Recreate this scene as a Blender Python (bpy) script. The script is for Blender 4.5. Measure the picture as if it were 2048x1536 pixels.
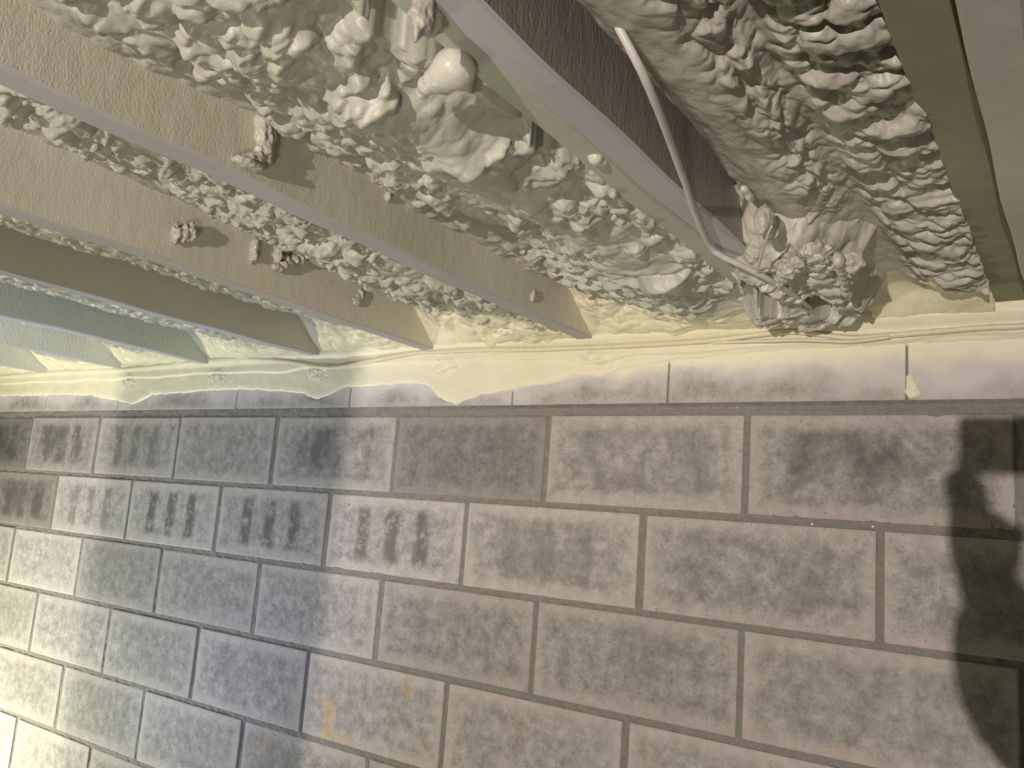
import bpy, bmesh, math, random
import numpy as np
from mathutils import Vector, Matrix, noise as mnoise

scene = bpy.context.scene
C = scene.collection
for o in list(bpy.data.objects):
    bpy.data.objects.remove(o)

# ------------------------------------------------------------------ camera
CAM = np.array([0.46257690, -1.43231749, -0.21476221])
ROT = np.array([[0.8332687, 0.5478152, 0.0745769],
                [-0.0244166, 0.1712232, -0.9849297],
                [-0.5523287, 0.8188902, 0.1560507]])      # rows: image right, image down, forward
FPX = 1661.794
cd = bpy.data.cameras.new('camera')
cam = bpy.data.objects.new('camera', cd)
C.objects.link(cam)
cd.sensor_width = 36.0
cd.lens = 36.0 * FPX / 2048.0
cd.clip_start = 0.01
m = Matrix.Identity(4)
for i in range(3):
    m[i][0] = ROT[0, i]
    m[i][1] = -ROT[1, i]
    m[i][2] = -ROT[2, i]
    m[i][3] = CAM[i]
cam.matrix_world = m
scene.camera = cam

def at(u, v, ax, val):
    d = ROT.T @ np.array([(u - 1024) / FPX, (v - 768) / FPX, 1.0])
    return CAM + d * (val - CAM[ax]) / d[ax]

# ------------------------------------------------------------------ world, lights, exposure
vs = scene.view_settings
vs.view_transform = 'Standard'
vs.look = 'None'
vs.exposure = 0.22
vs.gamma = 1.0
vs.use_curve_mapping = False
w = bpy.data.worlds.new('dim room air')
scene.world = w
w.use_nodes = True
w.node_tree.nodes['Background'].inputs[0].default_value = (0.48, 0.55, 0.40, 1)
w.node_tree.nodes['Background'].inputs[1].default_value = 0.135

KEY = np.array([0.6598, -4.9323, -0.581])
FILL_POS = (0.75, -2.30, -1.20)
DAYL = (-1.28, -1.25, -1.05)
TUBEL = (-2.60, -0.62, -1.35)

def lamp(name, kind, loc, target, power, color, size=0.03, angle=60, blend=0.3):
    l = bpy.data.lights.new(name, kind)
    l.energy = power
    l.color = color
    if kind == 'SPOT':
        l.spot_size = math.radians(angle)
        l.spot_blend = blend
        l.shadow_soft_size = size
    elif kind == 'AREA':
        l.shape = 'DISK'
        l.size = size
    else:
        l.shadow_soft_size = size
    o = bpy.data.objects.new(name, l)
    C.objects.link(o)
    o.location = loc
    d = Vector(target) - Vector(loc)
    o.rotation_euler = d.to_track_quat('-Z', 'Y').to_euler()
    return o

lamp('work_lamp', 'SPOT', KEY, (-0.4, 0, 0.0), 545, (1.0, 0.885, 0.835), 0.022, 50, 0.4)
lamp('added_fill_lamp', 'SPOT', FILL_POS, (-0.50, -0.75, 0.22), 56, (1.0, 0.93, 0.82), 0.16, 48, 0.4)  # added unseen fill, brightens joist undersides, right faces and foam
lamp('daylight_lamp', 'SPOT', DAYL, (-1.62, 0, -0.24), 42, (0.50, 0.62, 1.0), 0.07, 88, 0.9)
lamp('tube_lamp', 'AREA', TUBEL, (-2.25, 0, -0.85), 21, (1.0, 1.0, 0.72), 0.3)

# ------------------------------------------------------------------ noise (numpy)
def _hash(ix, iy, seed):
    n = (ix.astype(np.int64) * 374761393 + iy.astype(np.int64) * 668265263 + seed * 2147483647) & 0xffffffff
    n = ((n ^ (n >> 13)) * 1274126177) & 0xffffffff
    n = (n ^ (n >> 16)) & 0xffffffff
    n = ((n ^ (n >> 15)) * 2246822519) & 0xffffffff
    n = n ^ (n >> 13)
    return (n & 0xffffff) / float(0x1000000)

def vnoise(x, y, seed=0):
    ix = np.floor(x); iy = np.floor(y)
    fx = x - ix; fy = y - iy
    fx = fx * fx * (3 - 2 * fx); fy = fy * fy * (3 - 2 * fy)
    a = _hash(ix, iy, seed); b = _hash(ix + 1, iy, seed)
    c = _hash(ix, iy + 1, seed); d = _hash(ix + 1, iy + 1, seed)
    return (a * (1 - fx) + b * fx) * (1 - fy) + (c * (1 - fx) + d * fx) * fy

def fbm(x, y, seed=0, n=4):
    s = 0; a = 0.5; t = 0
    for i in range(n):
        s = s + a * vnoise(x, y, seed + i * 17)
        t += a
        a *= 0.5; x = x * 2.03 + 3.1; y = y * 2.03 + 7.7
    return s / t

def domes(x, y, seed=0, rmin=0.35, rmax=0.85, dens=1.0):
    ix = np.floor(x); iy = np.floor(y)
    out = np.zeros_like(x)
    for dx in (-1, 0, 1):
        for dy in (-1, 0, 1):
            jx = ix + dx; jy = iy + dy
            px = jx + _hash(jx, jy, seed); py = jy + _hash(jx, jy, seed + 5)
            r = rmin + (rmax - rmin) * _hash(jx, jy, seed + 9)
            k = _hash(jx, jy, seed + 13) < dens
            d2 = ((x - px) ** 2 + (y - py) ** 2) / (r * r)
            q = np.maximum(0, 1 - d2)
            out = np.maximum(out, np.where(k, (.45 * np.sqrt(q) + .55 * q) * r, 0))
    return out

def sstep(a, b, x):
    t = np.clip((x - a) / (b - a), 0, 1)
    return t * t * (3 - 2 * t)

# ------------------------------------------------------------------ materials
def new_mat(name):
    mt = bpy.data.materials.new(name)
    mt.use_nodes = True
    nt = mt.node_tree
    for n in list(nt.nodes):
        nt.nodes.remove(n)
    out = nt.nodes.new('ShaderNodeOutputMaterial')
    bs = nt.nodes.new('ShaderNodeBsdfPrincipled')
    nt.links.new(bs.outputs[0], out.inputs[0])
    return mt, nt, bs

class NB:
    def __init__(s, nt):
        s.nt = nt
        s.tc = nt.nodes.new('ShaderNodeTexCoord')
    def link(s, a, b):
        s.nt.links.new(a, b)
    def mapping(s, scale, loc=(0, 0, 0), src='Object'):
        n = s.nt.nodes.new('ShaderNodeMapping')
        n.inputs['Scale'].default_value = scale
        n.inputs['Location'].default_value = loc
        s.link(s.tc.outputs[src], n.inputs[0])
        return n.outputs[0]
    def noise(s, scale, detail=4, rough=0.6, vec=None, dist=0):
        n = s.nt.nodes.new('ShaderNodeTexNoise')
        n.inputs['Scale'].default_value = scale
        n.inputs['Detail'].default_value = detail
        n.inputs['Roughness'].default_value = rough
        n.inputs['Distortion'].default_value = dist
        s.link(vec if vec is not None else s.tc.outputs['Object'], n.inputs['Vector'])
        return n.outputs['Fac']
    def ramp(s, fac, stops):
        n = s.nt.nodes.new('ShaderNodeValToRGB')
        e = n.color_ramp.elements
        e[0].position = stops[0][0]; e[0].color = stops[0][1]
        e[1].position = stops[-1][0]; e[1].color = stops[-1][1]
        for p, c in stops[1:-1]:
            k = e.new(p); k.color = c
        s.link(fac, n.inputs[0])
        return n.outputs[0]
    def mix(s, fac, a, b, mode='MIX'):
        n = s.nt.nodes.new('ShaderNodeMix')
        n.data_type = 'RGBA'; n.blend_type = mode
        for k, v in ((0, fac), (6, a), (7, b)):
            if hasattr(v, 'is_output') or isinstance(v, bpy.types.NodeSocket):
                s.link(v, n.inputs[k])
            else:
                n.inputs[k].default_value = v
        return n.outputs[2]
    def math(s, op, a, b=0.0, c=None, clamp=False):
        n = s.nt.nodes.new('ShaderNodeMath')
        n.operation = op; n.use_clamp = clamp
        for k, v in ((0, a), (1, b)) + (((2, c),) if c is not None else ()):
            if isinstance(v, bpy.types.NodeSocket):
                s.link(v, n.inputs[k])
            else:
                n.inputs[k].default_value = v
        return n.outputs[0]
    def attr(s, name):
        n = s.nt.nodes.new('ShaderNodeAttribute')
        n.attribute_name = name
        return n
    def sep(s, v):
        n = s.nt.nodes.new('ShaderNodeSeparateXYZ')
        s.link(v, n.inputs[0])
        return n.outputs
    def bump(s, h, strength, dist, prev=None):
        n = s.nt.nodes.new('ShaderNodeBump')
        n.inputs['Strength'].default_value = strength
        n.inputs['Distance'].default_value = dist
        s.link(h, n.inputs['Height'])
        if prev is not None:
            s.link(prev, n.inputs['Normal'])
        return n.outputs[0]

def c4(r, g, b):
    return (r, g, b, 1.0)

def mat_foam(name, painted=c4(.43, .42, .34), cream=c4(.80, .76, .56), edge=-0.13, soft=0.05, rough=0.42, always=False):
    mt, nt, bs = new_mat(name)
    b = NB(nt)
    n1 = b.noise(7, 4)
    var = b.ramp(n1, [(0.3, c4(*[x * .82 for x in painted[:3]])), (0.55, painted), (0.75, c4(*[min(1, x * 1.15) for x in painted[:3]]))])
    if always:
        col = b.mix(b.noise(12, 3), cream, c4(cream[0] * .85, cream[1] * .83, cream[2] * .8))
    else:
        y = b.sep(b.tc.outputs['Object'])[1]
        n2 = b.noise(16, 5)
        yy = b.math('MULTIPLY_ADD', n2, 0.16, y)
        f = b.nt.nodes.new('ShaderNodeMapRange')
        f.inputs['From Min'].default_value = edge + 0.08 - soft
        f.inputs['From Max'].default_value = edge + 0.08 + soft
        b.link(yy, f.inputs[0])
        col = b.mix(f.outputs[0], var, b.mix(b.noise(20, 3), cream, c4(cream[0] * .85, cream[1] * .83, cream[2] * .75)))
    b.link(col, bs.inputs['Base Color'])
    bs.inputs['Roughness'].default_value = rough
    bs.inputs['Specular IOR Level'].default_value = 0.5
    bp = b.bump(b.noise(140, 3), 0.35, 0.002)
    bp = b.bump(b.noise(520, 2), 0.25, 0.0008, bp)
    b.link(bp, bs.inputs['Normal'])
    return mt

def mat_spray(name, col, col2, stretch=(1, 1, .4), strength=0.8, scale=230, rough=0.6):
    """fine sandy overspray film on lumber"""
    mt, nt, bs = new_mat(name)
    b = NB(nt)
    v = b.mapping(stretch)
    n1 = b.noise(scale, 3, 0.65, v)
    n2 = b.noise(5, 4)
    c = b.mix(b.ramp(n2, [(0.35, c4(0, 0, 0)), (0.68, c4(1, 1, 1))]), col, col2)
    c = b.mix(b.math('MULTIPLY', n1, 0.35), c, c4(col[0] * .55, col[1] * .55, col[2] * .5))
    b.link(c, bs.inputs['Base Color'])
    bs.inputs['Roughness'].default_value = rough
    bp = b.bump(n1, strength, 0.003)
    bp = b.bump(b.noise(45, 3, 0.6, v), 0.3, 0.004, bp)
    b.link(bp, bs.inputs['Normal'])
    return mt

def mat_plain(name, col, rough=0.6, metal=0.0, bump=0.15, scale=60, var=0.15, emit=None):
    mt, nt, bs = new_mat(name)
    b = NB(nt)
    n = b.noise(scale, 4)
    b.link(b.mix(n, c4(*[x * (1 - var) for x in col[:3]]), c4(*[min(1, x * (1 + var)) for x in col[:3]])), bs.inputs['Base Color'])
    bs.inputs['Roughness'].default_value = rough
    bs.inputs['Metallic'].default_value = metal
    if bump:
        b.link(b.bump(n, bump, 0.002), bs.inputs['Normal'])
    if emit:
        bs.inputs['Emission Color'].default_value = c4(*emit[:3])
        bs.inputs['Emission Strength'].default_value = emit[3]
    return mt

def mat_block():
    mt, nt, bs = new_mat('grey concrete block')
    b = NB(nt)
    tone = b.attr('tone'); bl = b.attr('blotch')
    uv = b.sep(b.tc.outputs['UV'])
    # mottled grey with fine grains
    base = b.ramp(b.noise(34, 8, 0.78), [(0.36, c4(.19, .175, .158)), (0.5, c4(.325, .302, .278)), (0.66, c4(.50, .46, .425))])
    big = b.noise(6.5, 3, 0.5)
    base = b.mix(b.math('MULTIPLY', big, 0.4), base, c4(.27, .265, .24))
    # lighter unstained border, darker middle
    def edge(c, lo, hi):
        a = b.math('SUBTRACT', c, 0.5)
        a = b.math('ABSOLUTE', a)
        r = nt.nodes.new('ShaderNodeMapRange')
        r.interpolation_type = 'SMOOTHSTEP'
        b.link(a, r.inputs[0])
        r.inputs['From Min'].default_value = lo
        r.inputs['From Max'].default_value = hi
        return r.outputs[0]
    wob = b.math('MULTIPLY_ADD', b.noise(14, 4), 0.12, -0.06)
    ub = b.math('ADD', uv[0], wob); vb = b.math('ADD', uv[1], wob)
    e = b.math('MAXIMUM', edge(ub, 0.42, 0.49), edge(vb, 0.30, 0.47))
    light = b.mix(e, base, c4(.47, .425, .375))
    base = b.mix(0.55, base, light)
    # three core bands (damp cores showing through the face shell)
    wv = b.math('MULTIPLY_ADD', b.noise(22, 4), 0.10, -0.05)
    s = b.math('SINE', b.math('MULTIPLY', b.math('ADD', b.math('SUBTRACT', uv[0], 0.5), wv), 2 * math.pi * 4.4))
    s = b.math('ABSOLUTE', b.math('SINE', b.math('MULTIPLY', b.math('ADD', b.math('SUBTRACT', uv[0], 0.0), wv), math.pi * 4.6)))
    cosb = b.math('COSINE', b.math('MULTIPLY', b.math('ADD', b.math('SUBTRACT', uv[0], 0.5), wv), 2 * math.pi * 4.5))
    band = nt.nodes.new('ShaderNodeMapRange'); band.interpolation_type = 'SMOOTHSTEP'
    b.link(cosb, band.inputs[0]); band.inputs['From Min'].default_value = -0.4; band.inputs['From Max'].default_value = 0.9
    inner = b.math('MULTIPLY', b.math('SUBTRACT', 1.0, edge(b.math('ADD', uv[0], wv), 0.30, 0.36)), b.math('SUBTRACT', 1.0, edge(b.math('ADD', uv[1], wv), 0.28, 0.40)))
    bandf = b.math('MULTIPLY', b.math('MULTIPLY', band.outputs[0], inner), tone.outputs['Color'] and b.sep(tone.outputs['Color'])[1])
    brk = b.ramp(b.noise(30, 4, 0.7), [(0.36, c4(0, 0, 0)), (0.5, c4(1, 1, 1))])
    bandf = b.math('MULTIPLY', bandf, brk)
    base = b.mix(bandf, base, c4(.125, .12, .105))
    # blotch in the middle
    blf = b.math('MULTIPLY', inner, b.sep(tone.outputs['Color'])[2])
    blf = b.math('MULTIPLY', blf, b.ramp(b.noise(9, 5, 0.65), [(0.42, c4(0, 0, 0)), (0.60, c4(1, 1, 1))]))
    base = b.mix(blf, base, c4(.15, .14, .125))
    # rust
    rf = b.math('MULTIPLY', b.ramp(b.noise(7, 4, 0.6, b.mapping((1, 1, 1), (3.3, 0, 1.7))), [(0.58, c4(0, 0, 0)), (0.68, c4(1, 1, 1))]), b.attr('rust').outputs['Fac'])
    base = b.mix(rf, base, c4(.42, .29, .16))
    # fine pits
    pit = b.ramp(b.noise(210, 2, 0.6), [(0.28, c4(1, 1, 1)), (0.36, c4(0, 0, 0))])
    base = b.mix(b.math('MULTIPLY', pit, 0.6), base, c4(.10, .10, .09))
    base = b.mix(1.0, base, b.ramp(b.sep(tone.outputs['Color'])[0], [(0, c4(0, 0, 0)), (1, c4(1.3, 1.3, 1.3))]), 'MULTIPLY')
    # overspray dusting on upper course
    z = b.sep(b.tc.outputs['Object'])[2]
    zz = b.math('MULTIPLY_ADD', b.noise(5, 4, 0.6), 0.20, z)
    r = nt.nodes.new('ShaderNodeMapRange'); r.interpolation_type = 'SMOOTHSTEP'
    b.link(zz, r.inputs[0]); r.inputs['From Min'].default_value = 0.105; r.inputs['From Max'].default_value = 0.175
    base = b.mix(r.outputs[0], base, c4(.60, .565, .54))
    r2 = nt.nodes.new('ShaderNodeMapRange'); r2.interpolation_type = 'SMOOTHSTEP'
    b.link(b.math('MULTIPLY_ADD', b.noise(11, 4, 0.6), 0.08, z), r2.inputs[0]); r2.inputs['From Min'].default_value = 0.10; r2.inputs['From Max'].default_value = 0.135
    base = b.mix(r2.outputs[0], base, c4(.78, .74, .56))
    b.link(base, bs.inputs['Base Color'])
    bs.inputs['Roughness'].default_value = 0.9
    bs.inputs['Specular IOR Level'].default_value = 0.2
    bp = b.bump(b.noise(170, 5, 0.7), 0.55, 0.003)
    bp = b.bump(b.noise(30, 4), 0.3, 0.004, bp)
    b.link(bp, bs.inputs['Normal'])
    return mt

M = {}
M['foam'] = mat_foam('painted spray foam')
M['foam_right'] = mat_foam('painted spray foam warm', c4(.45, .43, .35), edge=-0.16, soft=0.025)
M['foam_cream'] = mat_foam('cream spray foam', always=True, rough=0.5)
M['foam_white'] = mat_foam('smooth white foam', cream=c4(.60, .58, .50), always=True, rough=0.35)
M['foam_grey'] = mat_foam('grey painted foam', cream=c4(.46, .44, .37), always=True, rough=0.4)
M['side_tan'] = mat_spray('tan overspray on lumber', c4(.60, .57, .44), c4(.66, .63, .52), (1, 1, .55), strength=.3, scale=420)
M['side_dark'] = mat_spray('thin brown overspray on lumber', c4(.27, .25, .215), c4(.33, .31, .265), strength=.4, scale=330, rough=0.5)
M['side_cool_lit'] = mat_spray('overspray with cool light in colour', c4(.60, .63, .52), c4(.68, .70, .60))  # cool light from the left put into a paler, greener spray colour
M['bottom_grey'] = mat_plain('grey violet painted lumber', c4(.45, .425, .425), 0.85, bump=0.1, scale=90, var=0.06)
M['bottom_olive_shade'] = mat_plain('lumber with olive shade in colour', c4(.28, .28, .18), 0.8, bump=0.1, scale=30, var=0.2)  # shade on the recessed left board is put into this dark olive
M['bottom_pale'] = mat_plain('pale green grey lumber', c4(.42, .43, .35), 0.8, bump=0.25, scale=70, var=0.12)
M['bottom_brown'] = mat_plain('grey brown lumber', c4(.54, .50, .45), 0.8, bump=0.2, scale=40, var=0.12)
M['block'] = mat_block()
M['mortar'] = mat_plain('rough grey mortar', c4(.22, .205, .18), 0.95, bump=0.9, scale=120, var=0.35)
M['ply'] = mat_plain('subfloor boards', c4(.30, .26, .18), 0.8)
M['cable'] = mat_plain('cream painted cable sheath', c4(.66, .60, .44), 0.45, bump=0.3, scale=90)
M['cable_grey'] = mat_plain('grey white cable sheath', c4(.55, .52, .47), 0.4, bump=0.2, scale=90)
M['floor'] = mat_plain('concrete floor', c4(.36, .34, .30), 0.9, scale=8)
M['black'] = mat_plain('black plastic', c4(.03, .03, .03), 0.45, bump=0)
M['yellow'] = mat_plain('yellow painted steel', c4(.7, .45, .04), 0.4, bump=0)
M['steel'] = mat_plain('brushed steel', c4(.5, .5, .5), 0.35, 0.9, bump=0)
M['glow_warm'] = mat_plain('lit lamp glass', c4(.9, .9, .9), 0.3, bump=0, emit=(1, .88, .75, 6))
M['glow_cool'] = mat_plain('lit cool lamp glass', c4(.9, .9, .9), 0.3, bump=0, emit=(.75, .85, 1, 4))
M['glow_green'] = mat_plain('lit greenish lamp glass', c4(.9, .9, .9), 0.3, bump=0, emit=(.93, 1, .66, 4))
M['wood'] = mat_plain('plywood', c4(.42, .30, .17), 0.7, scale=12, var=0.25)
M['skin'] = mat_plain('skin', c4(.55, .33, .24), 0.5, bump=0.05)
M['jacket'] = mat_plain('dark jacket cloth', c4(.05, .06, .09), 0.9, bump=0.4, scale=200)
M['jeans'] = mat_plain('blue denim', c4(.06, .09, .17), 0.9, bump=0.4, scale=200)
M['hair'] = mat_plain('brown hair', c4(.06, .035, .02), 0.6, bump=0.5, scale=150)

# ------------------------------------------------------------------ object helpers
def link(name, me, mats, parent=None, smooth=False):
    if not isinstance(mats, (list, tuple)):
        mats = [mats]
    for mm in mats:
        me.materials.append(mm)
    if smooth:
        me.polygons.foreach_set('use_smooth', [True] * len(me.polygons))
    o = bpy.data.objects.new(name, me)
    C.objects.link(o)
    if parent is not None:
        o.parent = parent
        o.matrix_parent_inverse = parent.matrix_world.inverted() if False else Matrix.Translation(-Vector(parent.location))
    return o

def tag(o, label, cat, group=None):
    o['label'] = label
    o['category'] = cat
    if group:
        o['group'] = group
    return o

def empty(name, loc, label, cat, group=None):
    o = bpy.data.objects.new(name, None)
    C.objects.link(o)
    o.location = loc
    o.empty_display_size = 0.05
    return tag(o, label, cat, group)

def struct(o):
    o['kind'] = 'structure'
    return o

def bm_mesh(bm, name):
    me = bpy.data.meshes.new(name)
    bm.to_mesh(me)
    bm.free()
    return me

def box(bm, lo, hi, bev=0.0, mi=0, seg=2):
    vs_ = [bm.verts.new((x, y, z)) for x in (lo[0], hi[0]) for y in (lo[1], hi[1]) for z in (lo[2], hi[2])]
    fs = []
    for q in ((0, 1, 3, 2), (4, 6, 7, 5), (0, 4, 5, 1), (2, 3, 7, 6), (0, 2, 6, 4), (1, 5, 7, 3)):
        f = bm.faces.new([vs_[k] for k in q]); f.material_index = mi; fs.append(f)
    if bev > 0:
        es = list({e for f in fs for e in f.edges})
        bmesh.ops.bevel(bm, geom=es, offset=bev, segments=seg, affect='EDGES', profile=0.6)
    return fs

def tube_mesh(name, pts, rad, n=10, closed_ends=True, wob=0.0, seed=0):
    """smooth tube through points (Catmull-Rom); rad a number or list"""
    P = [np.array(p, float) for p in pts]
    R = rad if isinstance(rad, (list, tuple)) else [rad] * len(P)
    Q = []; RR = []
    for i in range(len(P) - 1):
        p0 = P[max(0, i - 1)]; p1 = P[i]; p2 = P[i + 1]; p3 = P[min(len(P) - 1, i + 2)]
        k = max(3, int(np.linalg.norm(p2 - p1) / 0.008)) if len(P) < 40 else 2
        for j in range(k):
            t = j / k
            Q.append(.5 * ((2 * p1) + (p2 - p0) * t + (2 * p0 - 5 * p1 + 4 * p2 - p3) * t * t + (3 * p1 - p0 - 3 * p2 + p3) * t ** 3))
            RR.append(R[i] * (1 - t) + R[i + 1] * t)
    Q.append(P[-1]); RR.append(R[-1])
    rng = np.random.RandomState(seed)
    verts = []; faces = []
    up = np.array([0.13, 0.21, 0.97])
    for i, q in enumerate(Q):
        a = Q[min(i + 1, len(Q) - 1)] - Q[max(i - 1, 0)]
        a /= np.linalg.norm(a) + 1e-9
        s = np.cross(a, up); s /= np.linalg.norm(s) + 1e-9
        t = np.cross(s, a)
        for k in range(n):
            th = 2 * math.pi * k / n
            r = RR[i] * (1 + wob * rng.uniform(-1, 1))
            verts.append(q + (s * math.cos(th) + t * math.sin(th)) * r)
    for i in range(len(Q) - 1):
        for k in range(n):
            faces.append((i * n + k, i * n + (k + 1) % n, (i + 1) * n + (k + 1) % n, (i + 1) * n + k))
    if closed_ends:
        faces.append(tuple(range(n))[::-1])
        faces.append(tuple((len(Q) - 1) * n + k for k in range(n)))
    me = bpy.data.meshes.new(name)
    me.from_pydata([tuple(v) for v in verts], [], faces)
    me.update()
    return me

def grid_mesh(name, PX, PY, PZ):
    ny, nx = PX.shape
    v = np.stack([PX, PY, PZ], -1).reshape(-1, 3)
    idx = np.arange(nx * ny).reshape(ny, nx)
    f = np.stack([idx[:-1, :-1], idx[1:, :-1], idx[1:, 1:], idx[:-1, 1:]], -1).reshape(-1, 4)
    me = bpy.data.meshes.new(name)
    me.vertices.add(len(v)); me.vertices.foreach_set('co', v.ravel())
    me.loops.add(f.size); me.loops.foreach_set('vertex_index', f.ravel().astype(np.int32))
    me.polygons.add(len(f)); me.polygons.foreach_set('loop_start', np.arange(0, f.size, 4, dtype=np.int32))
    me.update(calc_edges=True)
    me.validate()
    return me

# ------------------------------------------------------------------ block wall
BL = 0.4064
ZL = [0.0, -0.1884, -0.3714, -0.5568, -0.7475, -0.935, -1.122, -1.310, -1.497, -1.685, -1.873, -2.06]
GAP = 0.012
OFF = [0.0, 0.5 + 0.035, 0.0, 0.5, 0.02, 0.5, 0, .5, 0, .5, 0]
bm = bmesh.new()
uvl = bm.loops.layers.uv.new('UVMap')
tone_l = bm.loops.layers.float_color.new('tone')
rust_l = bm.loops.layers.float_color.new('rust')
rng = random.Random(4)
SPEC = {  # (row, column): tone, bands, blotch, rust
    (0, 0): (.80, 0, 1.0, 0), (0, -1): (.82, 0, .5, 0), (0, -2): (.56, 0, .15, 0), (0, -3): (.80, 0, 1.0, 0), (0, -4): (.78, 0, .2, 0),
    (0, -5): (.80, .6, .3, 0), (0, -6): (.70, .8, .9, 0), (0, -7): (.42, .5, .9, 0), (0, -8): (.40, .5, .9, 0),
    (1, 0): (.86, 0, .5, 0), (1, -1): (.84, 0, .5, 0), (1, -2): (.90, .35, .5, 0), (1, -3): (.92, .9, .1, 0), (1, -4): (.86, .95, .1, 0),
    (1, -5): (.92, 1.0, 0, 0), (1, -6): (.95, .6, 0, 0), (1, -7): (.55, .6, .8, 0), (1, -8): (.50, .6, .8, 0),
    (2, 0): (.84, 0, .2, .3), (2, -1): (.80, 0, .3, 0), (2, -2): (.76, 0, .2, 0), (2, -3): (.86, 0, .1, 0), (2, -4): (.80, 0, .1, 0), (2, -5): (.72, 0, .1, 0), (2, -6): (1.0, 0, 0, 0),
    (3, 0): (.82, 0, .2, .2), (3, -1): (.88, 0, .1, .4), (3, -2): (.88, 0, .1, .1), (3, -3): (.90, 0, .1, 1.0),
}

def wall_block(lo, hi, spec, bev=0.004):
    before = set(bm.faces)
    box(bm, lo, hi, bev, 0, 2)
    t, ba, bo, ru = spec
    for f in bm.faces:
        if f in before:
            continue
        for l in f.loops:
            co = l.vert.co
            l[uvl].uv = ((co.x - lo[0]) / (hi[0] - lo[0]), (co.z - lo[2]) / (hi[2] - lo[2]))
            l[tone_l] = (t, ba, bo, 1)
            l[rust_l] = (ru, ru, ru, 1)

for r in range(len(ZL) - 1):
    z1 = ZL[r] - GAP / 2 - (0.004 if r == 0 else 0); z0 = ZL[r + 1] + GAP / 2
    for c in range(-9, 5):
        x0 = (c + OFF[r]) * BL + GAP / 2; x1 = x0 + BL - GAP
        x0 += rng.uniform(-.002, .002); x1 += rng.uniform(-.002, .002)
        sp = SPEC.get((r, c if OFF[r] < .3 else c), None)
        if sp is None:
            sp = (rng.uniform(.78, .94), 0, rng.uniform(0, .3), rng.choice([0, 0, .3]))
        dy = rng.uniform(-.0015, .0015)
        wall_block((x0, dy, z0 + rng.uniform(-.001, .001)), (x1, 0.18, z1 + rng.uniform(-.001, .001)), sp)
# cap course
cx = [-3.6, -3.19, -2.79, -2.37, -1.95, -1.39, -0.97, -0.50, -0.152, 0.255, 0.66, 1.07, 1.48, 1.9]
for a, b_ in zip(cx[:-1], cx[1:]):
    wall_block((a + .0016, -.001, 0.013), (b_ - .0016, 0.18, 0.122), (.80, 0, 0, 0), 0.003)
wall = struct(link('wall_back', bm_mesh(bm, 'wall_back'), M['block']))
# mortar: recessed bed with lumpy surface, the same wall
nx, nz = 1300, 560
gx, gz = np.meshgrid(np.linspace(-3.5, 0.75, nx), np.linspace(-1.15, 0.12, nz))
gy = 0.0035 - 0.003 * (fbm(gx * 60, gz * 60, 3) - .5) * 2
gy = gy - np.exp(-((gz - 0.004) / 0.007) ** 2) * (0.0052 + .004 * fbm(gx * 90, gz * 90, 8)) * sstep(-.9, -.3, gx)
o = struct(link('trim_1', grid_mesh('mortar', gx[:, ::-1], gy[:, ::-1], gz[:, ::-1]), M['mortar'], smooth=True))
o.name = 'mortar'; del o['kind']
o.parent = wall

# ------------------------------------------------------------------ subfloor, floor
bm = bmesh.new(); box(bm, (-4.2, -6.2, 0.385), (3.2, 0.35, 0.41))
struct(link('ceiling', bm_mesh(bm, 'ceiling'), M['ply']))
bm = bmesh.new(); box(bm, (-4.2, -6.2, -2.11), (3.2, 0.35, -2.06))
struct(link('floor', bm_mesh(bm, 'floor'), M['floor']))
bm = bmesh.new(); box(bm, (-3.6, 0.10, 0.122), (1.9, 0.138, 0.385))
struct(link('trim_1', bm_mesh(bm, 'trim_1'), M['ply']))

# ------------------------------------------------------------------ joists
ZB = 0.139
def joist(x0, x1, label, side, bottom, zb=ZB, bow=0.0, skew=0.0, second=None):
    """second: (x0, x1, zb, bottom material, label) sister board nailed to its side"""
    e = empty('floor_joist', ((x0 + x1) / 2, 0, zb), label, 'joist', 'floor joists above the block wall')
    def board(name, a, b_, z, sm, btm, lab=None):
        bm = bmesh.new()
        n = 60
        rows_ = []
        prof = [(a, .384), (a, z + .003), (a + .003, z), (b_ - .003, z), (b_, z + .003), (b_, .384)]
        for i in range(n + 1):
            y = -2.6 + 2.69 * i / n
            row = []
            for k, (px, pz) in enumerate(prof):
                wob_ = 0.0012 * math.sin(y * 7 + a * 50) + 0.0008 * math.sin(y * 23 + a * 9)
                row.append(bm.verts.new((px + wob_ + skew * max(-.3, 1 + y / .9), y, pz + (wob_ if k in (1, 2, 3, 4) else 0))))
            rows_.append(row)
        for i in range(n):
            for k in range(5):
                f = bm.faces.new((rows_[i][k], rows_[i][k + 1], rows_[i + 1][k + 1], rows_[i + 1][k]))
                f.material_index = 1 if k in (1, 2, 3) else 0
        bm.faces.new(rows_[0][::-1]); bm.faces.new(rows_[-1])
        bmesh.ops.recalc_face_normals(bm, faces=bm.faces)
        ob = link(name, bm_mesh(bm, name), [sm, btm], e)
        if lab:
            ob['label'] = lab
        return ob
    board('board', x0, x1, zb, side, bottom)
    if second:
        board('sister_board', second[0], second[1], second[2], side, second[3], second[4])
    return e

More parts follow.
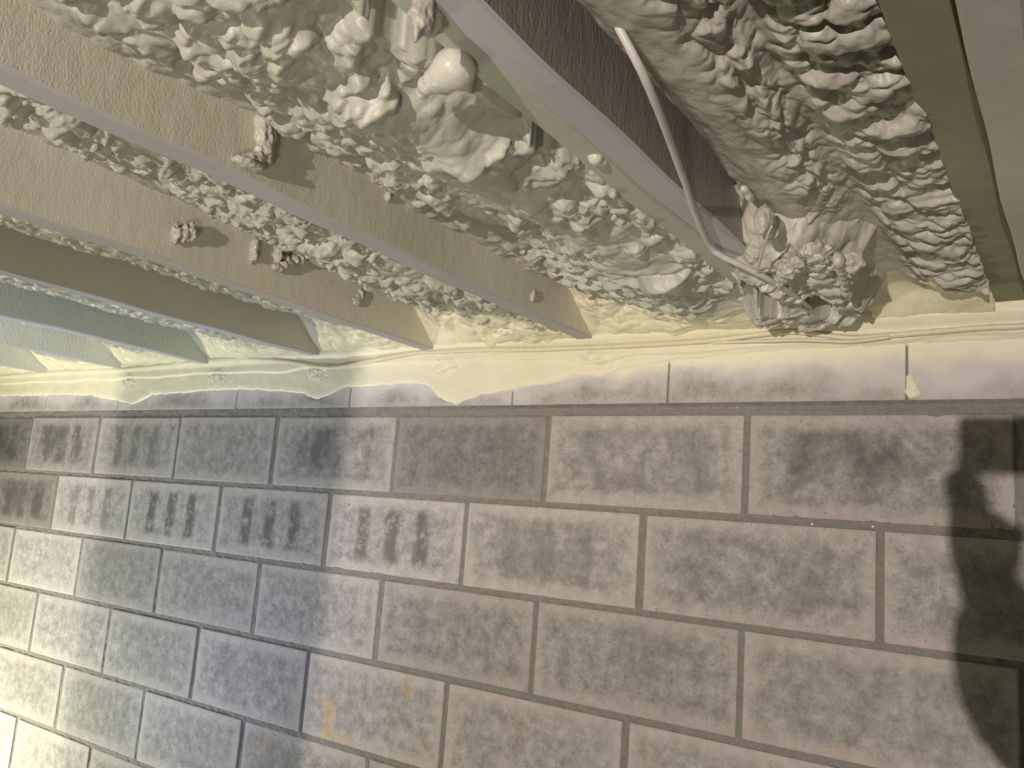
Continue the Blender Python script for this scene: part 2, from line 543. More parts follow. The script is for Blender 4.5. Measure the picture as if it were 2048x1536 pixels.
joist(-.345, -.307, 'long tan sprayed joist whose violet underside meets the wall at the middle of the photo', M['side_tan'], M['bottom_grey'])
joist(-.743, -.705, 'tan sprayed joist left of the middle, a double foam lump stuck on its side', M['side_tan'], M['bottom_grey'])
joist(-1.106, -1.068, 'shaded olive brown joist with smooth side, next left of the lump bearing joist', M['side_tan'], M['bottom_grey'])
joist(-1.54, -1.502, 'pale blue green lit joist just beyond the olive shaded joist', M['side_cool_lit'], M['bottom_grey'])
joist(-1.96, -1.922, 'pale joist at the left edge, second beyond the olive shaded joist', M['side_cool_lit'], M['bottom_grey'])
joist(-2.39, -2.352, 'small far joist with white underside low at the left edge', M['side_cool_lit'], M['bottom_grey'])
joist(-2.83, -2.79, 'farthest joist end visible at the extreme left edge above the wall', M['side_cool_lit'], M['bottom_grey'])
joist(.094, .130, 'dark sided joist crossed by the hanging cable, grey violet underside beside a pale strip', M['side_dark'], M['bottom_grey'],
      second=(.062, .0935, .142, M['bottom_pale'], 'pale green grey strip of wood'))
joist(.407, .446, 'brown grey joist at the right edge with an olive shade-coloured board on its left', M['side_dark'], M['bottom_brown'],
      skew=.020, second=(.360, .4065, .158, M['bottom_olive_shade'], 'board with dark olive shade in its colour'))

# ------------------------------------------------------------------ foam in the joist bays
def foam_bay(name, xl, xr, y0, y1, zfun, hfun, mat, res, label, skirt=True):
    ny = int((y1 - y0) / res) + 1
    nx = int((xr(0) - xl(0)) / res) + 1
    s = np.linspace(0, 1, nx)[None, :]
    y = np.linspace(y0, y1, ny)[:, None] + 0 * s
    XL = xl(y); XR = xr(y)
    x = XL + (XR - XL) * s
    t = s + 0 * y
    z = zfun(x, y, t)
    gzx = np.gradient(z, axis=1) / (np.gradient(x, axis=1) + 1e-9)
    gzy = np.gradient(z, axis=0) / (np.gradient(y, axis=0) + 1e-9)
    nrm = np.stack([gzx, gzy, -np.ones_like(z)], -1)
    nrm /= np.linalg.norm(nrm, axis=-1, keepdims=True)
    h, lean = hfun(x, y, t)
    px = x + nrm[..., 0] * h + lean[0] * h
    py = y + nrm[..., 1] * h + lean[1] * h
    pz = z + nrm[..., 2] * h
    if skirt:
        def cat(a, l, r):
            return np.concatenate([l, a, r], 1)
        px = cat(px, px[:, :1], px[:, -1:]); py = cat(py, py[:, :1], py[:, -1:])
        pz = cat(pz, np.full((ny, 1), .384), np.full((ny, 1), .384))
    me = grid_mesh(name, px, py, pz)
    o = link(name, me, mat, smooth=True)
    tag(o, label, 'spray foam', 'spray foam between the joists')
    return o

def popcorn(x, y, seed, s=1.0, ax=1.0, ay=1.0, wseed=0):
    wx = (fbm(x * 30, y * 30, seed + 40) - .5) * 0.03
    wy = (fbm(x * 30, y * 30, seed + 60) - .5) * 0.03
    X = (x + wx) * ax / s; Y = (y + wy) * ay / s
    b1 = domes(X * 34, Y * 34, seed, .35, .95, .85) / 34
    b2 = domes(X * 62 + 9, Y * 62, seed + 3, .35, .9, .8) / 62
    b3 = domes(X * 130, Y * 130 + 4, seed + 6, .3, .8, .7) / 130
    return (b1 * .85 + b2 * 0.7 + b3 * .28) * s

def wallfall(y, z, y_a=-0.16, z_w=0.142):
    k = sstep(y_a, -0.005, y)
    return z * (1 - k) + z_w * k

# middle bay between the central joist and the cable joist
def z_mid(x, y, t):
    base = .212 - .058 * sstep(.0, .8, t) - .012 * np.exp(-((t - .75) / .15) ** 2)
    base = base + .050 * (fbm(x * 5 + 1, y * 5, 11, 3) - .5)
    base = base + .02 * sstep(-.25, -.0, y) * (1 - t)
    base = base - .02 * np.exp(-((y + .95) / .12) ** 2) * t
    ke = sstep(.80, .97, t)
    base = base * (1 - ke) + (.152 + .006 * vnoise(y * 30, y * 0, 12)) * ke
    return wallfall(y, base, -.15, .143)
def h_mid(x, y, t):
    m_ = sstep(.33, .48, fbm(x * 9 + 5, y * 9 + 2, 23, 3))
    flat1 = np.exp(-(((x + .07) / .07) ** 2 + ((y + .74) / .10) ** 2) ** 2)
    m_ = m_ * (1 - .95 * flat1)
    edge = sstep(.02, .16, t)
    near = sstep(-.55, -.35, y)
    p1 = popcorn(x, y, 100, 1.0, 1, 1)
    p2 = popcorn(x * 1.0, y, 200, .95, .62, 1.5)
    p = p1 * (1 - near) + p2 * near
    wallf = 1 - .75 * sstep(-.13, -.03, y)
    right = 1 - .2 * sstep(.82, .97, t)
    h = p * (.25 + .75 * m_) * (.22 + .78 * edge) * wallf * right * .95
    h = h + .0018 * fbm(x * 160, y * 90, 5, 2) * (1 - edge * .6)
    h = h + .008 * (fbm(x * 22, y * 22, 77, 3) - .5)
    return h, (0.15 * edge, -0.15)
def xr_mid(y):
    return .062 - .022 * sstep(.70, .78, -y) * (.75 + .5 * vnoise(y * 23, y * 0, 3)) - .010 * np.exp(-((y + 1.0) / .05) ** 2)
foam_bay('spray_foam', lambda y: -.309 + 0 * y, xr_mid, -1.42, 0.02, z_mid, h_mid, M['foam'], .0019,
         'big popcorn textured foam mass between the central joist and the cable crossed joist')

def z_j0(x, y, t):
    base = .222 + .03 * sstep(-.2, -1.0, y) - .055 * sstep(.0, .7, t)
    base = base + .035 * (fbm(x * 6, y * 6, 31, 3) - .5)
    return wallfall(y, base, -.12, .143)
def h_j0(x, y, t):
    m_ = .35 + .65 * sstep(.38, .52, fbm(x * 9, y * 9, 53, 3))
    edge = sstep(.02, .16, t)
    h = popcorn(x, y, 300, .8) * m_ * (.25 + .75 * edge) * (1 - .7 * sstep(-.12, -.03, y)) * 1.0
    h = h + .006 * (fbm(x * 22, y * 22, 78, 3) - .5)
    return h, (0.1 * edge, -0.1)
foam_bay('spray_foam', lambda y: -.707 + 0 * y, lambda y: -.343 + 0 * y, -1.42, 0.02, z_j0, h_j0, M['foam'], .0023,
         'narrow looking foam strip seen between the central joist and the lump bearing joist')

# right bay
def z_r(x, y, t):
    base = .178 - .014 * sstep(.6, .9, t) * sstep(-.6, -.15, y) - .014 * np.exp(-((t - .2) / .16) ** 2) + .008 * np.exp(-((t - .52) / .14) ** 2) - .004 * np.exp(-((t - .82) / .2) ** 2)
    base = base + .022 * (fbm(x * 6, y * 6, 41, 3) - .5)
    return wallfall(y, base, -.10, .143)
def h_r(x, y, t):
    ra = sstep(.50, .66, t + .10 * (fbm(x * 8, y * 8, 91, 3) - .5))
    mid = np.exp(-((t - .38) / .12) ** 2) * sstep(-.35, -.55, y)
    p1 = popcorn(x, y, 400, .78, .72, 1.15)
    p2 = popcorn(x, y, 500, .62, 1.3, .7)
    wallf = 1 - .93 * sstep(-.15, -.10, y + .03 * (fbm(x * 20, y * 0, 9) - .5))
    h = p1 * ra * .78 * wallf + p2 * mid * .9 + .0022 * fbm(x * 130, y * 60, 6, 2) + .004 * fbm(x * 40, y * 25, 15, 3) * (1 - ra)
    return h, (0.12 * ra, -0.15 * ra)
foam_bay('spray_foam', lambda y: .158 + .010 * vnoise(y * 12, y * 0, 8) - .026 * sstep(-.25, -.1, y), lambda y: .361 + .020 * np.maximum(-.3, 1 + y / .9), -1.42, 0.02, z_r, h_r, M['foam_right'], .0017,
         'foam bay at upper right, smooth on one half, long rippled bumps beside the olive shade-coloured board')

def z_far(sd):
    def fz(x, y, t):
        base = .225 - .06 * sstep(0, .8, t) + .03 * (fbm(x * 6, y * 6, sd, 3) - .5)
        return wallfall(y, base, -.14, .150)
    return fz
def h_far(sd):
    def fh(x, y, t):
        h = popcorn(x, y, sd, .7) * .7 * sstep(.02, .2, t) * (1 - .5 * sstep(-.12, -.03, y))
        return h + .003 * fbm(x * 100, y * 50, sd, 2), (0, 0)
    return fh
for a, b_, sd, lab in ((-1.07, -.741, 600, 'shaded foam between the lump bearing joist and the olive joist'),
                       (-1.504, -1.104, 620, 'foam patch at the wall between olive joist and first pale joist'),
                       (-1.924, -1.538, 640, 'cream foam patch between the two pale joists at left'),
                       (-2.354, -1.958, 660, 'bright cream foam patch beside the white underside joist at left edge'),
                       (-2.79, -2.388, 680, 'tiny far foam patch at the extreme left edge')):
    foam_bay('spray_foam', lambda y, a=a: a + 0 * y, lambda y, b_=b_: b_ + 0 * y, -1.42, 0.0 if a > -1.4 else -.004, z_far(sd), h_far(sd), M['foam'], .0045, lab)

foam_bay('spray_foam', lambda y: .444 + 0 * y, lambda y: .80 + 0 * y, -1.2, 0.02, z_far(700), h_far(700), M['foam'], .005,
         'foam glimpsed beyond the brown grey joist at the right edge')

# ------------------------------------------------------------------ foam mass over the end of the cable joist
nxx, nyy = 300, 330
gx, gy = np.meshgrid(np.linspace(0.02, .32, nxx), np.linspace(-.52, 0.01, nyy))
cxl = .07 + .0 * gy
rx = (gx - (.150 - .10 * (gy + .2))) / (.095 + .015 * np.sin(gy * 30))
ry = (gy + .22) / .25
rr = np.sqrt(np.abs(rx) ** 2.6 + np.abs(ry) ** 2.6) + .30 * (fbm(gx * 22, gy * 22, 71, 4) - .5)
body = sstep(1.2, .62, rr)
rip = popcorn(gx, gy, 800, .72, .6, 1.3)
def hollow(cx_, cy_, ax_, ay_, d, rot_):
    c_, s_ = math.cos(rot_), math.sin(rot_)
    X = (gx - cx_) * c_ + (gy - cy_) * s_; Y = -(gx - cx_) * s_ + (gy - cy_) * c_
    q_ = np.sqrt((X / ax_) ** 2 + (Y / ay_) ** 2) + .35 * (fbm(gx * 40, gy * 40, 87, 3) - .5)
    return d * sstep(1.1, .75, q_)
hol = hollow(.108, -.27, .018, .075, .085, -.05) + hollow(.172, -.205, .019, .060, .085, -.05)
gz = .205 - .088 * body * (.86 + .5 * (fbm(gx * 14, gy * 14, 73, 3) - .35))
gz = gz * 1.0 - rip * body * (.35 + .75 * sstep(.4, .6, fbm(gx * 20, gy * 20, 83, 2)))
k = sstep(-.14, -.01, gy)
gz = gz * (1 - k) + .141 * k
gz = gz + hol
gz = np.minimum(gz, .235)
mm_ = grid_mesh('foam_mass', gx - .2 * rip * body, gy - .25 * rip * body, gz)
bm = bmesh.new(); bm.from_mesh(mm_); bm.verts.ensure_lookup_table()
dead = (rr > 1.22).ravel()
bmesh.ops.delete(bm, geom=[v for v in bm.verts if dead[v.index]], context='VERTS')
bm.to_mesh(mm_); bm.free()
tag(link('foam_clump', mm_, M['foam_grey'], smooth=True), 'ragged grey foam clump with dark hollows at the wall end of the cable joist', 'spray foam')

# ------------------------------------------------------------------ foam band on the wall top
bx = np.array([-3.4, -2.7, -2.25, -2.1, -1.94, -1.87, -1.78, -1.6, -1.39, -1.2, -1.13, -1.08, -1.03, -.99, -.90, -.76, -.725, -.70, -.67, -.643, -.61, -.58, -.52, -.46, -.40, -.35, -.30, -.25, -.15, .05, .2, .45, .8])
bz = np.array([.06, .062, .06, .055, .035, .022, .05, .055, .06, .05, .042, .028, .042, .055, .058, .062, .050, .030, .016, .011, .022, .030, .038, .046, .052, .066, .060, .075, .088, .098, .10, .10, .10])
nx, nz = 1900, 110
gx, gz = np.meshgrid(np.linspace(-3.35, .75, nx), np.linspace(0.0, .158, nz))
bnd = np.interp(gx, bx, bz) + .006 * (fbm(gx * 45, gx * 0 + 3, 61, 3) - .5)
th = .0075 * sstep(0, .010, gz - bnd) + .006 * (fbm(gx * 22, gz * 22, 63, 3)) * sstep(0, .02, gz - bnd)
rl = .106 + .010 * (vnoise(gx * 9, gx * 0, 5) - .5) - .014 * np.exp(-((gx + .30) / .05) ** 2)
th = th + .006 * sstep(0, .006, gz - rl) + .012 * sstep(.125, .146, gz)
patch = sum(np.exp(-(((gx - q) / .035) ** 2 + ((gz - .10) / .020) ** 2)) for q in (-.68, -.30, .17, -1.08, -1.47, -1.90))
th = th + .0 * gx
th = th + patch * popcorn(gx, gz, 900, .55) * .55
yy = .004 - th
me = grid_mesh('foam_band', gx, yy, gz)
bm = bmesh.new(); bm.from_mesh(me)
bm.verts.ensure_lookup_table()
dead = (gz < bnd - .0015).ravel()
bmesh.ops.delete(bm, geom=[v for v in bm.verts if dead[v.index]], context='VERTS')
bm.to_mesh(me); bm.free()
tag(link('foam_band', me, M['foam_cream'], smooth=True),
    'cream foam smear with scalloped lower edge along the top of the block wall', 'spray foam')

# ------------------------------------------------------------------ cables
def T(u, v, ax, val):
    return tuple(at(u, v, ax, val))
yw = -.020
pts = [T(u, v, 1, yw) for u, v in ((-250, 772), (0, 752), (130, 742), (260, 737), (400, 722), (470, 717), (560, 722), (660, 735), (740, 722), (830, 706), (872, 704), (960, 700), (1060, 699), (1172, 695),
                                  (1300, 689), (1420, 681), (1530, 668), (1600, 664), (1690, 675), (1760, 672), (1860, 664), (1960, 656), (2048, 652), (2300, 640))]
tag(link('electrical_cable', tube_mesh('electrical_cable', pts, .0048, 10, wob=.08), M['cable'], smooth=True),
    'cream foam coated cable running along the top of the block wall', 'cable')
pts = [T(1225, 20, 2, .178), T(1240, 60, 2, .165), T(1272, 120, 2, .145), T(1300, 180, 2, .134), T(1328, 250, 2, .130), T(1350, 310, 2, .130), T(1372, 370, 2, .130), T(1388, 420, 2, .130), T(1418, 488, 2, .128),
       T(1440, 510, 2, .122), T(1485, 532, 2, .114), T(1540, 560, 2, .108), T(1590, 590, 2, .112), T(1620, 615, 2, .125)]
tag(link('electrical_cable', tube_mesh('electrical_cable', pts, .0037, 10, wob=.07), M['cable_grey'], smooth=True),
    'thin pale cable hanging slack across the dark sided joist', 'cable')
pts = [T(1425, 685, 1, -.018), T(1530, 682, 1, -.03), T(1610, 680, 1, -.034), T(1700, 683, 1, -.03), T(1780, 674, 1, -.026)]
tag(link('electrical_cable', tube_mesh('electrical_cable', pts, .003, 8, wob=.1), M['cable'], smooth=True),
    'short thin cable loop just under the wall cable below the grey foam clump', 'cable')

# ------------------------------------------------------------------ loose foam lumps
def blob(name, parts_, mat, label, group=None, seed=0, amp=.42, cat='foam lump'):
    """parts_: list of (centre, radii, quaternion-less direction) merged by voxel remesh"""
    bm = bmesh.new()
    rs = random.Random(seed)
    full = list(parts_)
    for a_, b_ in zip(parts_[:-1], parts_[1:]):
        full.append((tuple((np.array(a_[0]) + np.array(b_[0])) / 2), tuple((np.array(a_[1]) + np.array(b_[1])) * .46), a_[2]))
    for (c_, r_, ax_) in full:
        mt_ = Matrix.Translation(Vector(c_))
        q = Vector(ax_).to_track_quat('Z', 'Y').to_matrix().to_4x4() if ax_ else Matrix.Identity(4)
        g = bmesh.ops.create_icosphere(bm, subdivisions=4, radius=1.0, matrix=mt_ @ q @ Matrix.Diagonal((r_[0], r_[1], r_[2], 1)))
        c_ = Vector(c_)
        for v in g['verts']:
            d = v.co - c_
            n = mnoise.noise(v.co * 110 + Vector((seed, 0, 0))) + .6 * mnoise.noise(v.co * 260 + Vector((0, seed, 0)))
            v.co = c_ + d * (1 + amp * n)
    for f in bm.faces:
        f.smooth = True
    o = link(name, bm_mesh(bm, name), mat, smooth=True)
    md = o.modifiers.new('fuse', 'REMESH'); md.mode = 'VOXEL'; md.voxel_size = .0013; md.use_smooth_shade = True
    return tag(o, label, cat, group)

def P(u, v, ax, val, d=(0, 0, 0)):
    return tuple(at(u, v, ax, val) + np.array(d))

jf = -.705 + .009
blob('foam_lump', [(P(352, 468, 0, jf), (.009, .007, .017), None), (P(378, 466, 0, jf, (.004, 0, 0)), (.012, .007, .015), None), (P(372, 476, 0, jf), (.010, .010, .008), None)], M['foam_grey'],
     'small double foam lump alone on the tan side of a joist at left', seed=3)
blob('foam_lump', [(P(555, 535, 0, jf), (.010, .012, .008), None), (P(575, 525, 0, jf), (.012, .010, .010), None), (P(600, 518, 0, jf), (.012, .009, .014), None), (P(508, 500, 0, jf - .004), (.010, .006, .022), None)], M['foam_grey'],
     'larger crumbly foam lump on the tan joist side, right of the small double lump', seed=5)
blob('foam_lump', [(P(712, 603, 0, jf - .003), (.006, .009, .008), None), (P(722, 590, 0, jf - .004), (.006, .006, .012), None)], M['foam_grey'],
     'little foam dab low on the tan joist side near the wall', seed=7)
jc = -.307 + .008
blob('foam_flake', [(P(492, 328, 0, jc, (.004, 0, 0)), (.012, .018, .006), None), (P(520, 318, 0, jc), (.010, .016, .006), None), (P(535, 285, 0, jc), (.010, .008, .030), None), (P(528, 250, 0, jc), (.012, .010, .022), None)], M['foam_grey'],
     'curled foam flake hanging off the central joist side at upper left', seed=9)
blob('foam_lump', [(P(775, 392, 0, jc - .004), (.005, .004, .007), None)], M['foam_grey'], 'tiny foam dab beside the foam edge on the central joist', seed=11)
blob('foam_lump', [(P(1066, 592, 0, jc - .004), (.005, .004, .011), None)], M['foam_grey'], 'tiny foam dab on the central joist close to the wall', seed=12)
blob('foam_drip', [(P(908, 138, 2, .134), (.018, .018, .016), None), (P(893, 150, 2, .130), (.017, .015, .013), None), (P(874, 160, 2, .128), (.012, .012, .010), None), (P(856, 170, 2, .127), (.0085, .009, .008), None), (P(846, 184, 2, .127), (.006, .0065, .006), None)], M['foam_white'],
     'big smooth white foam drip below the popcorn foam beside the dark gap', seed=1, amp=.03)
blob('foam_lump', [(P(842, 22, 2, .130), (.008, .022, .010), (.4, -1, .2)), (P(858, 40, 2, .13), (.007, .014, .01), None)], M['foam_grey'], 'white foam shred at the top edge in the dark gap', seed=14)
blob('foam_lump', [(P(1192, 315, 2, .142), (.008, .009, .008), None), (P(1203, 322, 2, .142), (.007, .006, .006), None)], M['foam_white'], 'white foam nub at the end of the dark gap beside the pale strip', seed=15, amp=.1)
blob('foam_drip', [(P(1677, 520, 2, .108), (.007, .010, .010), None), (P(1683, 540, 2, .106), (.0065, .012, .008), None), (P(1688, 560, 2, .104), (.006, .012, .008), None), (P(1692, 582, 2, .103), (.0065, .010, .008), None)], M['foam_grey'],
     'finger shaped foam drip hanging from the grey foam clump', seed=17, amp=.12)
blob('foam_lump', [(P(1704, 522, 2, .112), (.013, .014, .013), None), (P(1700, 548, 2, .115), (.010, .012, .012), None)], M['foam_grey'], 'rounded foam knob just right of the finger shaped drip', seed=18, amp=.4)
blob('foam_lump', [(P(1578, 535, 2, .112), (.014, .012, .012), None), (P(1560, 560, 2, .114), (.006, .014, .010), None), (P(1592, 520, 2, .116), (.010, .010, .010), None)], M['foam_grey'], 'pale foam knob left of the finger drip under the cable joist', seed=19, amp=.45)
blob('foam_lump', [(P(1528, 440, 2, .135), (.010, .014, .018), None), (P(1540, 462, 2, .135), (.010, .012, .014), None)], M['foam_grey'], 'foam scrap wedged at the dark joist side above the sliver', seed=20, amp=.2)
blob('foam_lump', [(P(1636, 505, 2, .122), (.018, .022, .012), None), (P(1650, 528, 2, .120), (.018, .014, .010), None), (P(1640, 555, 2, .118), (.016, .010, .010), None)], M['foam_grey'], 'flat rippled foam knob above the dark hollow of the clump', seed=21, amp=.5)
blob('foam_lump', [(P(1498, 392, 2, .16), (.005, .012, .006), None), (P(1490, 380, 2, .162), (.005, .010, .005), None)], M['foam_white'], 'white foam streak on the foam edge beside the dark joist', seed=22, amp=.1)
tag(link('foam_sliver', tube_mesh('foam_sliver', [P(1544, 452, 2, .118), P(1536, 470, 2, .114), P(1526, 500, 2, .110), P(1518, 528, 2, .108), P(1512, 546, 2, .107)], [.0012, .0016, .0016, .0018, .0005], 6), M['foam_white'], smooth=True),
    'thin pale sliver dangling beside the foam clump', 'foam sliver')
blob('foam_chip', [(P(1822, 762, 1, -.003), (.007, .004, .012), None), (P(1826, 785, 1, -.003), (.012, .004, .010), None)], M['foam_cream'],
     'pale foam chip stuck over the cracked joint of the cap blocks', seed=31, amp=.3, cat='foam chip')
for (u, v, r_, lab) in ((1625, 1048, .0030, 'tiny white foam crumb on the mortar line, left one of the pair'), (1746, 1053, .0026, 'tiny white foam crumb on the mortar line near the shadow'),
                        (1476, 815, .0026, 'tiny white foam crumb on the mortar under the cap blocks'), (827, 801, .0026, 'tiny white foam crumb on the cap block left of the foam scallop')):
    blob('foam_crumb', [(P(u, v, 1, -.0015), (r_, r_ * .8, r_), None)], M['foam_white'], lab, seed=int(u), amp=.3, cat='foam crumb')

# ------------------------------------------------------------------ things behind the camera that light and shade the wall
def part(name, bm, mat, parent, smooth=False):
    return link(name, bm_mesh(bm, name), mat, parent, smooth)

def cyl(bm, a, b_, r0, r1=None, n=20):
    a = Vector(a); b_ = Vector(b_); d = b_ - a
    mt_ = Matrix.Translation((a + b_) / 2) @ d.to_track_quat('Z', 'Y').to_matrix().to_4x4()
    bmesh.ops.create_cone(bm, cap_ends=True, segments=n, radius1=r0, radius2=r0 if r1 is None else r1, depth=d.length, matrix=mt_)

def stand_light(x, y, z, aim, mat, label, back=.05, s=1.0):
    a = Vector(aim); p = Vector((x, y, z)); d = (a - p).normalized()
    e = empty('work_light', (x, y, -2.06), label, 'lamp')
    hx = p - d * back
    bm = bmesh.new(); cyl(bm, hx - d * .06 * s, hx, .05 * s, .075 * s, 28); part('lamp_housing', bm, M['yellow'], e)
    bm = bmesh.new(); cyl(bm, hx, hx + d * .004, .068 * s, None, 28); part('lens', bm, mat, e)
    b0 = hx - d * .03 * s
    bm = bmesh.new(); cyl(bm, b0 - Vector((0, 0, .05 * s)), (b0.x, b0.y, -1.75), .012); part('pole', bm, M['steel'], e)
    for k in range(3):
        th = k * 2 * math.pi / 3 + .4
        bm = bmesh.new(); cyl(bm, (b0.x, b0.y, -1.72), (b0.x + .28 * math.cos(th), b0.y + .28 * math.sin(th), -2.052), .009); part('leg', bm, M['steel'], e)

stand_light(KEY[0], KEY[1], KEY[2], (-.4, 0, 0), M['glow_warm'], 'yellow tripod work light standing behind the photographer')
stand_light(FILL_POS[0], FILL_POS[1], FILL_POS[2], (-.50, -.75, .22), M['glow_warm'], 'yellow stand with the added fill light tilted up at the joists', back=.05, s=.8)  # stand invented to carry the added fill light
stand_light(DAYL[0], DAYL[1], DAYL[2], (-1.5, 0, -.15), M['glow_cool'], 'yellow work light with bluish glass near the left part of the wall', back=.05, s=.9)
stand_light(TUBEL[0], TUBEL[1], TUBEL[2], (-2.25, 0, -.7), M['glow_green'], 'yellow work light with greenish glass at the far left by the wall', back=.05, s=.9)

# unseen board added and cut to cast the dark band on the left wall
bm = bmesh.new()
prof = [(-.249, -.116), (.098, -.295), (.086, -.40), (.072, -.68), (.02, -2.058), (-.30, -2.058), (-.262, -.60)]
f0 = [bm.verts.new((x, -3.2, z)) for x, z in prof]; f1 = [bm.verts.new((x, -3.188, z)) for x, z in prof]
bm.faces.new(f0); bm.faces.new(f1[::-1])
for i in range(len(prof)):
    j = (i + 1) % len(prof)
    bm.faces.new((f0[i], f1[i], f1[j], f0[j]))
bmesh.ops.recalc_face_normals(bm, faces=bm.faces)
tag(link('added_light_blocker', bm_mesh(bm, 'added_light_blocker'), M['wood']), 'narrow plywood light blocker with slanted top, added in front of the work light', 'board')

# phone in the photographer's left hand; the camera looks out of its lens
bm = bmesh.new(); box(bm, (.425, -1.452, -.2415), (.572, -1.444, -.180), .004, 0, 3)
ph = tag(link('phone', bm_mesh(bm, 'phone'), M['black']), 'black phone held sideways in the raised left hand of the photographer', 'phone')

def skin_body(name, nodes, edges, mat, parent, root, sub=2):
    me = bpy.data.meshes.new(name)
    me.from_pydata([n[:3] for n in nodes], edges, [])
    me.materials.append(mat)
    o = bpy.data.objects.new(name, me); C.objects.link(o)
    o.parent = parent
    o.matrix_parent_inverse = Matrix.Translation(-Vector(parent.location))
    md = o.modifiers.new('skin', 'SKIN'); md.use_smooth_shade = True
    sv = me.skin_vertices[0].data
    for i, n in enumerate(nodes):
        sv[i].radius = (n[3], n[4] if len(n) > 4 else n[3])
        sv[i].use_root = (i == root)
    s_ = o.modifiers.new('sub', 'SUBSURF'); s_.levels = sub; s_.render_levels = sub
    return o

pe = empty('person', (1.05, -1.95, -2.06), 'photographer in dark jacket and jeans holding a phone out with the left hand', 'person')
FL = -2.06
body = [(1.05, -1.95, -1.12, .14, .10), (1.05, -1.95, -.95, .13, .095), (1.05, -1.95, -.75, .15, .10), (1.05, -1.94, -.62, .11, .08), (1.05, -1.93, -.54, .052), (1.05, -1.92, -.47, .055),
        (.88, -1.93, -.63, .062), (.70, -1.74, -.60, .048), (.50, -1.50, -.475, .036), (.475, -1.48, -.40, .040), (.446, -1.470, -.345, .028), (.438, -1.468, -.314, .042, .026),
        (1.22, -1.93, -.63, .062), (1.27, -1.93, -.90, .045), (1.25, -1.86, -1.15, .030), (1.25, -1.85, -1.23, .035, .018),
        (.95, -1.95, -1.18, .085), (.94, -1.93, -1.62, .060), (.94, -1.97, -2.0, .042), (.93, -1.87, -2.03, .035),
        (1.15, -1.95, -1.18, .085), (1.16, -1.93, -1.62, .060), (1.16, -1.97, -2.0, .042), (1.17, -1.87, -2.03, .035)]
ed = [(0, 1), (1, 2), (2, 3), (3, 4), (4, 5), (3, 6), (6, 7), (7, 8), (8, 9), (9, 10), (10, 11), (3, 12), (12, 13), (13, 14), (14, 15), (0, 16), (16, 17), (17, 18), (18, 19), (0, 20), (20, 21), (21, 22), (22, 23)]
# left hand: fingers and thumb gripping the end of the phone
palm = (.440, -1.464, -.285)
fing = [[(.443, -1.472, -.278), (.440, -1.468, -.258), (.438, -1.462, -.240)],
        [(.434, -1.472, -.274), (.430, -1.468, -.252), (.432, -1.460, -.232)],
        [(.425, -1.470, -.276), (.418, -1.464, -.256), (.424, -1.458, -.240)],
        [(.448, -1.468, -.288), (.447, -1.462, -.268), (.443, -1.456, -.250)],
        [(.424, -1.456, -.290), (.421, -1.444, -.268), (.425, -1.438, -.246)]]
for fg in fing:
    prev = 11
    for q, pnt in enumerate(fg):
        body.append((*pnt, .0088 - .0008 * q)); ed.append((prev, len(body) - 1)); prev = len(body) - 1
body.append((.482, -1.468, -.322, .038, .026)); ed.append((11, len(body) - 1))
for q0 in ((1.235, -1.85, -1.29), (1.25, -1.845, -1.31), (1.263, -1.85, -1.305), (1.275, -1.855, -1.29), (1.225, -1.83, -1.265)):
    body.append((*q0, .008)); ed.append((15, len(body) - 1))
skin_body('body', body, ed, M['skin'], pe, 0)
jn = [(b_[0], b_[1], b_[2], b_[3] * 1.16 + .006, (b_[4] if len(b_) > 4 else b_[3]) * 1.16 + .006) for b_ in body]
ids = [0, 1, 2, 3, 6, 7, 8, 9, 10, 12, 13, 14]
mp = {k_: i for i, k_ in enumerate(ids)}
jnod = [jn[k_] for k_ in ids]
jnod[mp[10]] = (.482, -1.474, -.362, .074, .06)
jnod[mp[8]] = (.515, -1.490, -.458, .118, .10)
jnod[mp[7]] = (.70, -1.74, -.61, .095, .095)
jnod[mp[9]] = (.488, -1.482, -.410, .086, .07)
skin_body('jacket', jnod, [(mp[a], mp[b_]) for a, b_ in ed if a in mp and b_ in mp], M['jacket'], pe, 0)
ids = [0, 16, 17, 18, 20, 21, 22]
mp = {k_: i for i, k_ in enumerate(ids)}
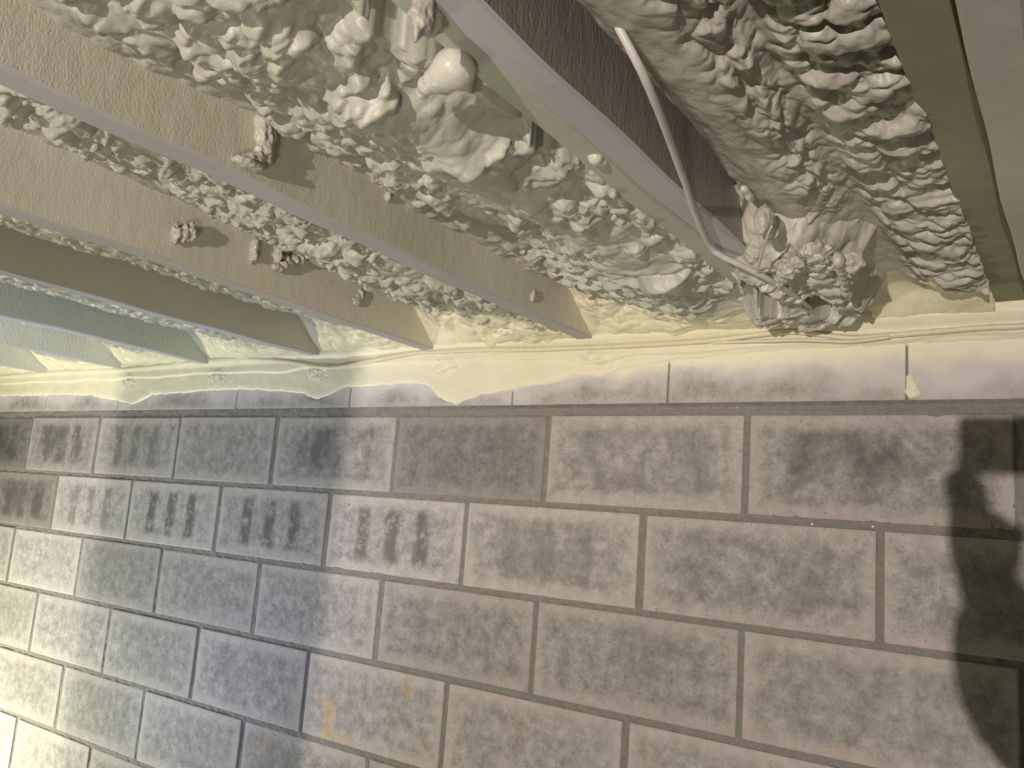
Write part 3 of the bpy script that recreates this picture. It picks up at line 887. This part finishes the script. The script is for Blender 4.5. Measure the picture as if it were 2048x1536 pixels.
tr = [list(jn[k_]) for k_ in ids]
tr[0][2] = -1.10; tr[0][3] = .15; tr[0][4] = .115
skin_body('trousers', [tuple(t_) for t_ in tr], [(mp[a], mp[b_]) for a, b_ in ed if a in mp and b_ in mp], M['jeans'], pe, 0)
for sx in (.935, 1.165):
    bm = bmesh.new(); box(bm, (sx - .045, -2.03, -2.06), (sx + .045, -1.78, -1.99), .03, 0, 4); part('shoe', bm, M['black'], pe, True)
# head
bm = bmesh.new()
bmesh.ops.create_icosphere(bm, subdivisions=5, radius=1, matrix=Matrix.Identity(4))
hc = Vector((1.04, -1.90, -.37))
for v in bm.verts:
    x, y, z = v.co
    wx = .076 * (1 - .22 * max(0, -z) ** 1.5); wy = .095; wz = .118
    q = Vector((x * wx, y * wy, z * wz))
    if y > 0:
        q.y += .020 * math.exp(-((x / .16) ** 2 + ((z + .12) / .20) ** 2)) + .006 * math.exp(-((x / .3) ** 2 + ((z + .45) / .08) ** 2)) + .008 * math.exp(-((x / .25) ** 2 + ((z + .85) / .2) ** 2))
        q.y -= .010 * (math.exp(-(((abs(x) - .4) / .17) ** 2 + ((z - .02) / .12) ** 2)))
    v.co = hc + q
for s_ in (-1, 1):
    bmesh.ops.create_icosphere(bm, subdivisions=3, radius=1, matrix=Matrix.Translation(hc + Vector((s_ * .078, -.005, -.01))) @ Matrix.Diagonal((.008, .018, .030, 1)))
head = part('head', bm, M['skin'], pe, True)
for s_ in (-1, 1):
    bm = bmesh.new()
    bmesh.ops.create_icosphere(bm, subdivisions=3, radius=.012, matrix=Matrix.Translation(hc + Vector((s_ * .030, .078, .002))))
    part('eye', bm, M['black'], pe, True)
bm = bmesh.new()
bmesh.ops.create_icosphere(bm, subdivisions=5, radius=1)
bmesh.ops.delete(bm, geom=[v for v in bm.verts if v.co.z < (.45 if v.co.y > .2 else -.35)], context='VERTS')
for v in bm.verts:
    v.co = hc + Vector((v.co.x * .083, v.co.y * .103 - .004, v.co.z * .125 + .003))
part('hair', bm, M['hair'], pe, True)
